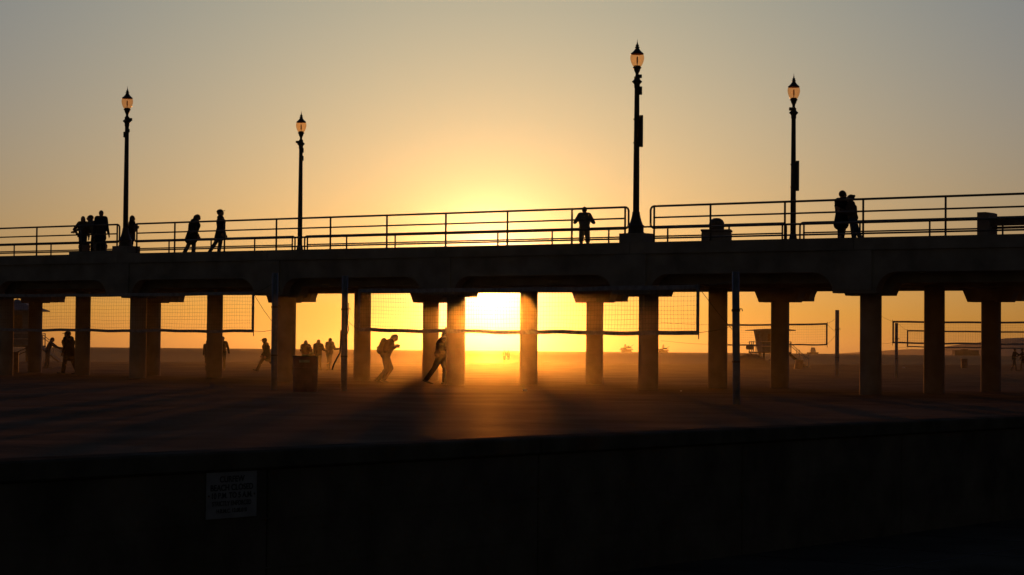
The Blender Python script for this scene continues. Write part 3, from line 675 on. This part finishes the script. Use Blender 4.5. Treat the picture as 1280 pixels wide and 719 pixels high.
# ------------------------------------------------------------------ steel drum bin on the sand
def drum(px, D, lab, r=.3, h=.93, tilt=0, label_plate=True, mt=None):
    o = empty('steel_drum', on_beach(px, D), .3, rot=(0, R(tilt), .3)); tag(o, lab, 'bin', 'steel drum bins on the sand')
    bm = NB(); lathe(bm, [(r, -.06), (r, .30), (r+.012, .31), (r+.012, .33), (r, .34), (r, .61), (r+.012, .62), (r+.012, .64), (r, .65), (r, h-.03), (r-.012, h-.03), (r-.012, h-.3), (.01, h-.3)], 28); obj('drum_body', bm, mt or BINM, o, False)
    bm = NB(); lathe(bm, [(r-.012, h-.029), (r+.014, h-.029), (r+.014, h), (r-.012, h), (r-.014, h-.028)], 28); obj('rim', bm, RAILM, o)
    if label_plate:
        bm = NB(); n = 8; vs = []
        for i in range(n+1):
            a = R(-115+50*i/n)-.3; vs.append([bm.verts.new(((r+.003)*math.cos(a), (r+.003)*math.sin(a), z_)) for z_ in (h-.17, h-.10)])
        for p_, q_ in zip(vs, vs[1:]): bm.faces.new((p_[0], q_[0], q_[1], p_[1]))
        bmesh.ops.solidify(bm, geom=bm.faces, thickness=.002); obj('label_plate', bm, TAPEM, o)
    return o
drum(382, 56.8, 'dark steel drum bin on the sand between two tall net poles', r=.325, h=.95)
drum(998, 150, 'far steel drum bin leaning beside the right lifeguard tower ramp', r=.29, h=.62, tilt=8, label_plate=False)
drum(1205.5, 175, 'tiny far drum bin between the two rightmost columns', r=.26, h=.75, label_plate=False)
drum(20.5, 92, 'dark drum bin in front of the lifeguard tower at the left edge', r=.10*1, h=.85, label_plate=False) if False else None

# ------------------------------------------------------------------ lifeguard towers
def tower(p, rz, sc_, lab, flare, fl=1.25, bodyh=2.2, w=1.15, gable=False, extras=True):
    o = empty('lifeguard_tower', p, rz); tag(o, lab, 'lifeguard tower', 'lifeguard towers on the beach'); o.scale = (sc_,)*3
    bm = NB(); box(bm, -w-.75, w+.55, -w-.3, w+.4, fl-.12, fl, bev=.01); obj('platform', bm, WOODM, o)
    for x_ in (-w*.85, w*.85):
        for y_ in (-w*.8, w*.8):
            bm = NB(); box(bm, x_-.09, x_+.09, y_-.09, y_+.09, -.4, fl-.122); obj('leg', bm, WOODM, o)
    for y_ in (-w*.8, w*.8):
        bm = NB(); tube(bm, [(-w*.8, y_+.1, .15), (w*.8, y_+.1, fl-.2)], .04, 6); obj('brace', bm, WOODM, o)
    wt = w+flare; z0_, z1_ = fl+.002, fl+bodyh
    bm = NB(); v = [bm.verts.new(q) for q in ((-w, -w, z0_), (w, -w, z0_), (w, w, z0_), (-w, w, z0_), (-wt, -wt, z1_), (wt, -wt, z1_), (wt, wt, z1_), (-wt, wt, z1_))]
    for f in ((3, 2, 1, 0), (4, 5, 6, 7), (0, 1, 5, 4), (1, 2, 6, 5), (2, 3, 7, 6), (3, 0, 4, 7)): bm.faces.new([v[i] for i in f])
    cb = obj('cabin', bm, TIMBM, o)
    fz = lambda t_: w+flare*t_
    for sgn, axis in ((-1, 'y'), (1, 'y'), (-1, 'x'), (1, 'x')):
        bm = NB(); t0, t1 = .45, .85; q = .62*w; e = .012
        pts = [(-q, fz(t0)+e, z0_+bodyh*t0), (q, fz(t0)+e, z0_+bodyh*t0), (q, fz(t1)+e, z0_+bodyh*t1), (-q, fz(t1)+e, z0_+bodyh*t1)]
        vs = [bm.verts.new((a, sgn*b2, c) if axis == 'y' else (sgn*b2, a, c)) for a, b2, c in pts]
        f = bm.faces.new(vs); bmesh.ops.solidify(bm, geom=[f], thickness=.03); wn = obj('window_shutter', bm, WOODM, cb)
    bm = NB()
    if gable:
        e = wt+.62
        for sg_ in (1, -1):
            vs = [bm.verts.new((sg_*e, -e, z1_-.12)), bm.verts.new((sg_*e, e, z1_-.12)), bm.verts.new((0, .0, z1_+.75)), bm.verts.new((0, 0, z1_+.75))]
        bm.free(); bm = NB()
        base = [bm.verts.new((a*e, b2*e, z1_-.02)) for a, b2 in ((-1, -1), (1, -1), (1, 1), (-1, 1))]
        low = [bm.verts.new((a*e, b2*e, z1_-.10)) for a, b2 in ((-1, -1), (1, -1), (1, 1), (-1, 1))]
        apex = bm.verts.new((0, 0, z1_+.85))
        for i in range(4): bm.faces.new((base[i], base[(i+1) % 4], apex)); bm.faces.new((low[i], low[(i+1) % 4], base[(i+1) % 4], base[i]))
        bm.faces.new(low[::-1])
    else:
        e = wt+.42
        prism(bm, [(-e-.3, z1_+.004), (e+.1, z1_+.004), (e+.1, z1_+.09), (e*.4, z1_+.17), (-e*.5, z1_+.17), (-e-.3, z1_+.06)], -e, e, I4)
    rf = obj('roof', bm, TIMBM, o)
    bm = NB(); tube(bm, [(0, 0, z1_+.1), (0, 0, z1_+1.1)], .03, 6); obj('flagpole', bm, WHITEM, rf)
    bm = NB(); xr = -w-.7                         # railing of the platform
    for x_, y_ in ((xr, -w-.25), (xr, -w*.3), (xr, w*.4), (xr, w+.3), (w+.5, -w-.25), (w+.5, w+.3)): box(bm, x_-.035, x_+.035, y_-.035, y_+.035, fl+.001, fl+.95)
    obj('railing_post', bm, WHITEM, o)
    bm = NB()
    for z_ in (.5, .95):
        tube(bm, [(xr, -w-.25, fl+z_), (xr, w+.3, fl+z_)], .03, 6); tube(bm, [(xr, -w-.25, fl+z_), (w+.5, -w-.25, fl+z_)], .03, 6); tube(bm, [(w+.5, -w-.25, fl+z_), (w+.5, w+.3, fl+z_)], .03, 6)
    obj('handrail', bm, WHITEM, o)
    bm = NB()                                     # ramp
    prism(bm, [(w+.552, fl-.02), (w+.552, fl-.12), (w+2.4, -.25), (w+2.6, -.2)], -.5, .5, I4); rp = obj('ramp', bm, WOODM, o)
    bm = NB()
    for y_ in (-.5, .5):
        tube(bm, [(w+.6, y_, fl+.85), (w+2.4, y_, .75)], .03, 6)
        for t_ in (0, .5, 1): x_ = w+.6+1.8*t_; tube(bm, [(x_, y_, fl-.1-1.3*t_), (x_, y_, fl+.85-1.35*t_+.1*t_)], .03, 6)
    obj('ramp_rail', bm, WHITEM, rp)
    return o
pr = on_beach(964, 172)
tower(pr+Vector((0, 0, -.05)), .12, .86, 'small lifeguard tower with flared cabin and flat roof, behind the distant net', .3, fl=1.42, bodyh=1.95, w=1.05)
# board and lifebuoy on its platform
p = on_beach(936.5, 170.3)
o = empty('rescue_board', p+Vector((0, 0, 1.28)), .2); o.scale = (.75,)*3; tag(o, 'wide rescue board propped on the left end of the small lifeguard tower platform', 'board')
bm = NB(); prism(bm, [(-.32, .12), (.40, .10), (.46, .22), (.44, .60), (.05, .68), (-.30, .62), (-.36, .35)], -.04, .04, I4); obj('board', bm, WOODM, o)
bm = NB(); prism(bm, [(-.05, -.3), (.03, -.3), (.03, 0), (-.05, 0)], -.03, .03, I4); obj('board_leg', bm, WOODM, o)
pl = on_beach(24, 168)
tower(pl+Vector((-.2, 0, 0)), -.05, 1., 'large lifeguard tower with hipped roof half hidden by the two leftmost columns', .12, fl=1.28, bodyh=2.75, w=1.3, gable=True)
p = on_beach(20.3, 93); o = empty('marker_post', p, .2); tag(o, 'short thick dark post on the sand between the two leftmost columns', 'post')
bm = NB(); box(bm, -.10, .10, -.10, .10, -.3, .84, bev=.012); obj('post_body', bm, WOODM, o); bm = NB(); box(bm, -.115, .115, -.115, .115, .842, .88, bev=.01); obj('post_cap', bm, WOODM, o)

# mound of sand in front of the small tower, low lump further right
def mound(px, D, rx_, ry_, h, name='sand_mound'):
    p = on_beach(px, D); bm = NB(); n, m_ = 40, 14; c = p
    rings = []
    for i in range(m_+1):
        t_ = i/m_
        rings.append([bm.verts.new((c.x+rx_*t_*math.cos(a)*2.2, c.y+ry_*t_*math.sin(a)*2.2, c.z-.12+h*math.exp(-(t_*2.2)**2*1.1)*(1+.12*noise.noise(Vector((math.cos(a)*2, math.sin(a)*2, t_*4))))))
                      for a in [2*math.pi*j/n for j in range(n)]])
    for a, b_ in zip(rings, rings[1:]):
        for j in range(n): bm.faces.new((a[j], a[(j+1) % n], b_[(j+1) % n], b_[j]))
    tag(obj(name, bm, SANDM, None, True), kind='structure')
mound(938, 140, 1.75, 2.2, 1.10)
mound(1010, 150, .35, .6, .24)
mound(560, 150, 9, 6, .2)
mound(230, 135, 10, 6, .2)

# litter glinting on the sand
for i, (px, y, D, s_, lab) in enumerate(((657, 488.5, 59.5, .07, 'bright crumpled scrap of litter on the sand right below the sun'), (852, 490, 60.5, .03, 'small pale scrap of litter on the dark sand right of the sun'),
                            (1130, 451, 168, .10, 'pale scrap near the waterline left of the big right columns'))):
    p = on_beach(px, D); bm = NB(); bmesh.ops.create_icosphere(bm, subdivisions=2, radius=s_)
    for v in bm.verts: v.co *= 1+.5*noise.noise(v.co*20+Vector((i, 0, 0))); v.co.z *= .5
    o = obj('litter_scrap', bm, LITM); o.location = p+Vector((0, 0, s_*.35)); tag(o, lab, 'litter', 'scraps of litter on the sand')

# ------------------------------------------------------------------ far away: ships, oil platform, hills
def hills(D, prof, name):
    bm = NB(); top_, bot, back = [], [], []
    for px, y in prof:
        q = at(px, y, D); top_.append(bm.verts.new((q.x, D, q.z))); bot.append(bm.verts.new((q.x, D-900, -4))); back.append(bm.verts.new((q.x, D+1400, -4)))
    for i in range(len(prof)-1):
        bm.faces.new((bot[i], bot[i+1], top_[i+1], top_[i])); bm.faces.new((top_[i], top_[i+1], back[i+1], back[i]))
    bm.faces.new(bot[::-1]+back) if False else None
    tag(obj(name, bm, HILLM, None, True), kind='structure')
hills(6400, [(1085, 442.5), (1100, 440), (1118, 437.5), (1140, 436.5), (1165, 437), (1185, 433), (1205, 430), (1222, 428.5), (1240, 425.5), (1256, 423), (1275, 422.3), (1300, 421), (1340, 419), (1400, 424), (1460, 436), (1480, 444)], 'far_hills')
def ship(px, D, L_, lab, h=14, tw=(.62, .9), rz=0.):
    q = at(px, 440, D); o = empty('cargo_ship', (q.x, D, -2.2), rz); tag(o, lab, 'ship', 'ships on the horizon')
    bm = NB(); prism(bm, [(-L_/2, 0), (L_/2-L_*.05, 0), (L_/2, h*.55), (-L_/2-L_*.01, h*.5)], -L_*.07, L_*.07, I4); obj('hull', bm, STEELM, o)
    bm = NB(); box(bm, L_*(tw[0]-.5), L_*(tw[1]-.5), -L_*.05, L_*.05, h*.5+.01, h*1.3); box(bm, L_*(tw[0]-.5)+L_*.04, L_*(tw[1]-.5)-L_*.06, -L_*.03, L_*.03, h*1.3, h*1.9); obj('superstructure', bm, WHITEM, o)
    bm = NB(); tube(bm, [(L_*(tw[0]-.5)+L_*.1, 0, h*1.3), (L_*(tw[0]-.5)+L_*.1, 0, h*2.6)], L_*.006, 6); tube(bm, [(-L_*.25, 0, h*.5), (-L_*.25, 0, h*1.5)], L_*.006, 6); obj('mast', bm, STEELM, o)
ship(1016, 5600, 30, 'small ship on the horizon just left of the slender dark net pole', h=9, tw=(.3, .75))
def platform(px, D, lab, s_=1., tow=((0, 1.),)):
    q = at(px, 440, D); o = empty('oil_platform', (q.x, D, -2.2), .4); tag(o, lab, 'oil platform', 'oil platforms on the horizon')
    for x_ in (-1, 1):
        for y_ in (-1, 1):
            bm = NB(); tube(bm, [(x_*14*s_, y_*10*s_, -3), (x_*11*s_, y_*8*s_, 10*s_)], 1.1*s_, 6); obj('leg', bm, STEELM, o)
    bm = NB(); box(bm, -17*s_, 17*s_, -11*s_, 11*s_, 10*s_, 12.5*s_); box(bm, -15*s_, 15*s_, -10*s_, 10*s_, 15*s_, 16.5*s_); obj('deck', bm, STEELM, o)
    bm = NB(); box(bm, -13*s_, 13*s_, -7*s_, 7*s_, 4*s_, 9.9*s_); box(bm, -14*s_, -3*s_, -8*s_, 8*s_, 12.5*s_+.01, 14.99*s_); box(bm, 2*s_, 12*s_, -6*s_, 8*s_, 16.52*s_, 20*s_); obj('module', bm, STEELM, o)
    for x_, hh_ in tow:
        bm = NB()
        for a, b2 in ((-1, -1), (1, -1), (1, 1), (-1, 1)): tube(bm, [(x_*s_+a*3*s_, b2*3*s_, 16.5*s_), (x_*s_+a*.8*s_, b2*.8*s_, (16.5+18*hh_)*s_)], .5*s_, 5)
        for j in range(5): t_ = j/5; w_ = (3-2.2*t_)*s_; z_ = (16.5+18*hh_*t_)*s_; tube(bm, [(x_*s_-w_, -w_, z_), (x_*s_+w_, -w_, z_+2*s_), (x_*s_+w_, w_, z_), (x_*s_-w_, w_, z_+2*s_)], .35*s_, 4)
        obj('derrick', bm, STEELM, o)
    bm = NB(); tube(bm, [(10*s_, 0, 18*s_), (24*s_, 0, 26*s_)], .6*s_, 5); obj('crane', bm, STEELM, o)
platform(783, 3300, 'wider hazy oil platform on the horizon, the left one of two', .52, ((-4, .55), (6, .3)))
platform(829, 3300, 'narrower hazy oil platform on the horizon, the right one of two', .45, ((0, .8),))
# low artificial drilling island
q = at(1207, 440, 5200); o = empty('drilling_island', (q.x, 5200, -2.2), 0); tag(o, 'flat block-shaped offshore drilling island on the horizon between the two rightmost columns', 'island')
bm = NB(); prism(bm, [(-31, 0), (31, 0), (29, 4), (-29, 4)], -20, 20, I4); obj('rock_base', bm, STEELM, o)
bm = NB(); box(bm, -29, 29, -16, 16, 4.01, 13); box(bm, -10, 4, -12, 12, 13.01, 15.5); obj('enclosure_wall', bm, STEELM, o)

# ------------------------------------------------------------------ air
SUNPX = (613, 352)
sd = (at(*SUNPX, 100.)-Vector((0, 0, EYE))).normalized()
EL = math.asin(sd.z); AZ = math.atan2(sd.x, sd.y)
def volume_box(name, x0, x1, y0, y1, z0, z1, dens, g_, col, principled=True, rz=0.):
    bm = NB(); box(bm, x0, x1, y0, y1, z0, z1)
    m = bpy.data.materials.new(name); m.use_nodes = True; nt = m.node_tree
    for n in list(nt.nodes):
        if n.type != 'OUTPUT_MATERIAL': nt.nodes.remove(n)
    out = nt.nodes['Material Output']
    v = nt.nodes.new('ShaderNodeVolumePrincipled' if principled else 'ShaderNodeVolumeScatter')
    v.inputs['Color'].default_value = (*col, 1); v.inputs['Density'].default_value = dens; v.inputs['Anisotropy'].default_value = g_
    nt.links.new(v.outputs[0], out.inputs['Volume'])
    o = obj(name, bm, m); tag(o, kind='stuff'); return o
HZ = 0.7e-5; G1 = .975
volume_box('haze', -9500, 9500, -150, 9500, -6, 56, HZ, G1, (.95, .92, .88))
DUST = 1.65e-4
d_ = volume_box('blowing_sand', -90, 110, 19, 150, -.55, 3.0, DUST, .984, (.97, .93, .85))

volume_box('ground_mist', -70, 80, 57, 128, -.5, .8, 3.2e-4, .985, (.97, .93, .85))

# ------------------------------------------------------------------ light
sun = bpy.data.lights.new('sun', 'SUN'); so = bpy.data.objects.new('sun', sun); COL.objects.link(so)
sun.energy = 2.1; sun.angle = R(.53); sun.color = (1., .29, .03)
so.rotation_euler = sd.to_track_quat('Z', 'Y').to_euler()
w = bpy.data.worlds.new('World'); sc.world = w; w.use_nodes = True
nt = w.node_tree; L = nt.links.new; bg = nt.nodes['Background']; bg.inputs['Strength'].default_value = .1
def N(t_, **kw):
    n = nt.nodes.new(t_)
    for k_, v_ in kw.items(): setattr(n, k_, v_)
    return n
def V_(x_): return x_
def math_(op, a, b_=None, c=None, clamp=False):
    n = N('ShaderNodeMath', operation=op, use_clamp=clamp)
    for i, q in enumerate((a, b_, c)):
        if q is None: continue
        if isinstance(q, (int, float)): n.inputs[i].default_value = q
        else: L(q, n.inputs[i])
    return n.outputs[0]
def vscale(colr, f):
    n = N('ShaderNodeVectorMath', operation='SCALE')
    if isinstance(colr, tuple): n.inputs[0].default_value = colr
    else: L(colr, n.inputs[0])
    if isinstance(f, (int, float)): n.inputs['Scale'].default_value = f
    else: L(f, n.inputs['Scale'])
    return n.outputs[0]
def vadd(a, b_): n = N('ShaderNodeVectorMath', operation='ADD'); L(a, n.inputs[0]); L(b_, n.inputs[1]); return n.outputs[0]
sky = N('ShaderNodeTexSky', sky_type='NISHITA', sun_disc=False); sky.sun_elevation = EL; sky.sun_rotation = AZ; sky.dust_density = 1.
tc = N('ShaderNodeTexCoord'); nrm = N('ShaderNodeVectorMath', operation='NORMALIZE'); L(tc.outputs['Generated'], nrm.inputs[0]); D_ = nrm.outputs[0]
dt = N('ShaderNodeVectorMath', operation='DOT_PRODUCT'); L(D_, dt.inputs[0]); dt.inputs[1].default_value = sd
cosang = math_('MINIMUM', dt.outputs['Value'], .9999999)
th_ = math_('MULTIPLY', math_('ARCCOSINE', cosang), 57.29578)
sep = N('ShaderNodeSeparateXYZ'); L(D_, sep.inputs[0])
el_ = math_('MULTIPLY', math_('ARCSINE', math_('MAXIMUM', sep.outputs['Z'], 0.)), 57.29578)
ex = lambda v, s_: math_('EXPONENT', math_('MULTIPLY', v, -1./s_))
tint = N('ShaderNodeVectorMath', operation='MULTIPLY'); L(sky.outputs[0], tint.inputs[0]); tint.inputs[1].default_value = (.228, .224, .858)
acc = vscale(tint.outputs[0], 1.)
acc = vadd(acc, vscale((44., 33., 20.), ex(th_, .8)))
acc = vadd(acc, vscale((8.2, 2.9, 0.), ex(th_, 3.)))
acc = vadd(acc, vscale((0., 1.16, 1.04), math_('MULTIPLY', ex(th_, 14.), ex(el_, 1.5))))
acc = vadd(acc, vscale((2.56, 4.66, 1.98), math_('MULTIPLY', ex(th_, 14.), math_('SUBTRACT', 1., ex(el_, 3.)))))
mr = N('ShaderNodeMapRange', interpolation_type='SMOOTHSTEP'); L(dt.outputs['Value'], mr.inputs['Value'])
mr.inputs['From Min'].default_value = -.3; mr.inputs['From Max'].default_value = .93; mr.inputs['To Min'].default_value = 0.; mr.inputs['To Max'].default_value = 1.
bk = N('ShaderNodeMix', data_type='RGBA'); L(mr.outputs[0], bk.inputs['Factor']); bk.inputs['A'].default_value = (.95, .92, .27, 1); bk.inputs['B'].default_value = (1, 1, 1, 1)
fin = N('ShaderNodeVectorMath', operation='MULTIPLY'); L(acc, fin.inputs[0]); L(bk.outputs['Result'], fin.inputs[1]); acc = fin.outputs[0]
L(acc, bg.inputs['Color'])

# ------------------------------------------------------------------ render settings
sc.view_settings.view_transform = 'Standard'; sc.view_settings.look = 'None'; sc.view_settings.exposure = 0; sc.view_settings.gamma = 1
sc.render.engine = 'CYCLES'; cy = sc.cycles
cy.use_denoising = True; cy.max_bounces = 8; cy.volume_bounces = 1; cy.transparent_max_bounces = 16; cy.sample_clamp_indirect = 4
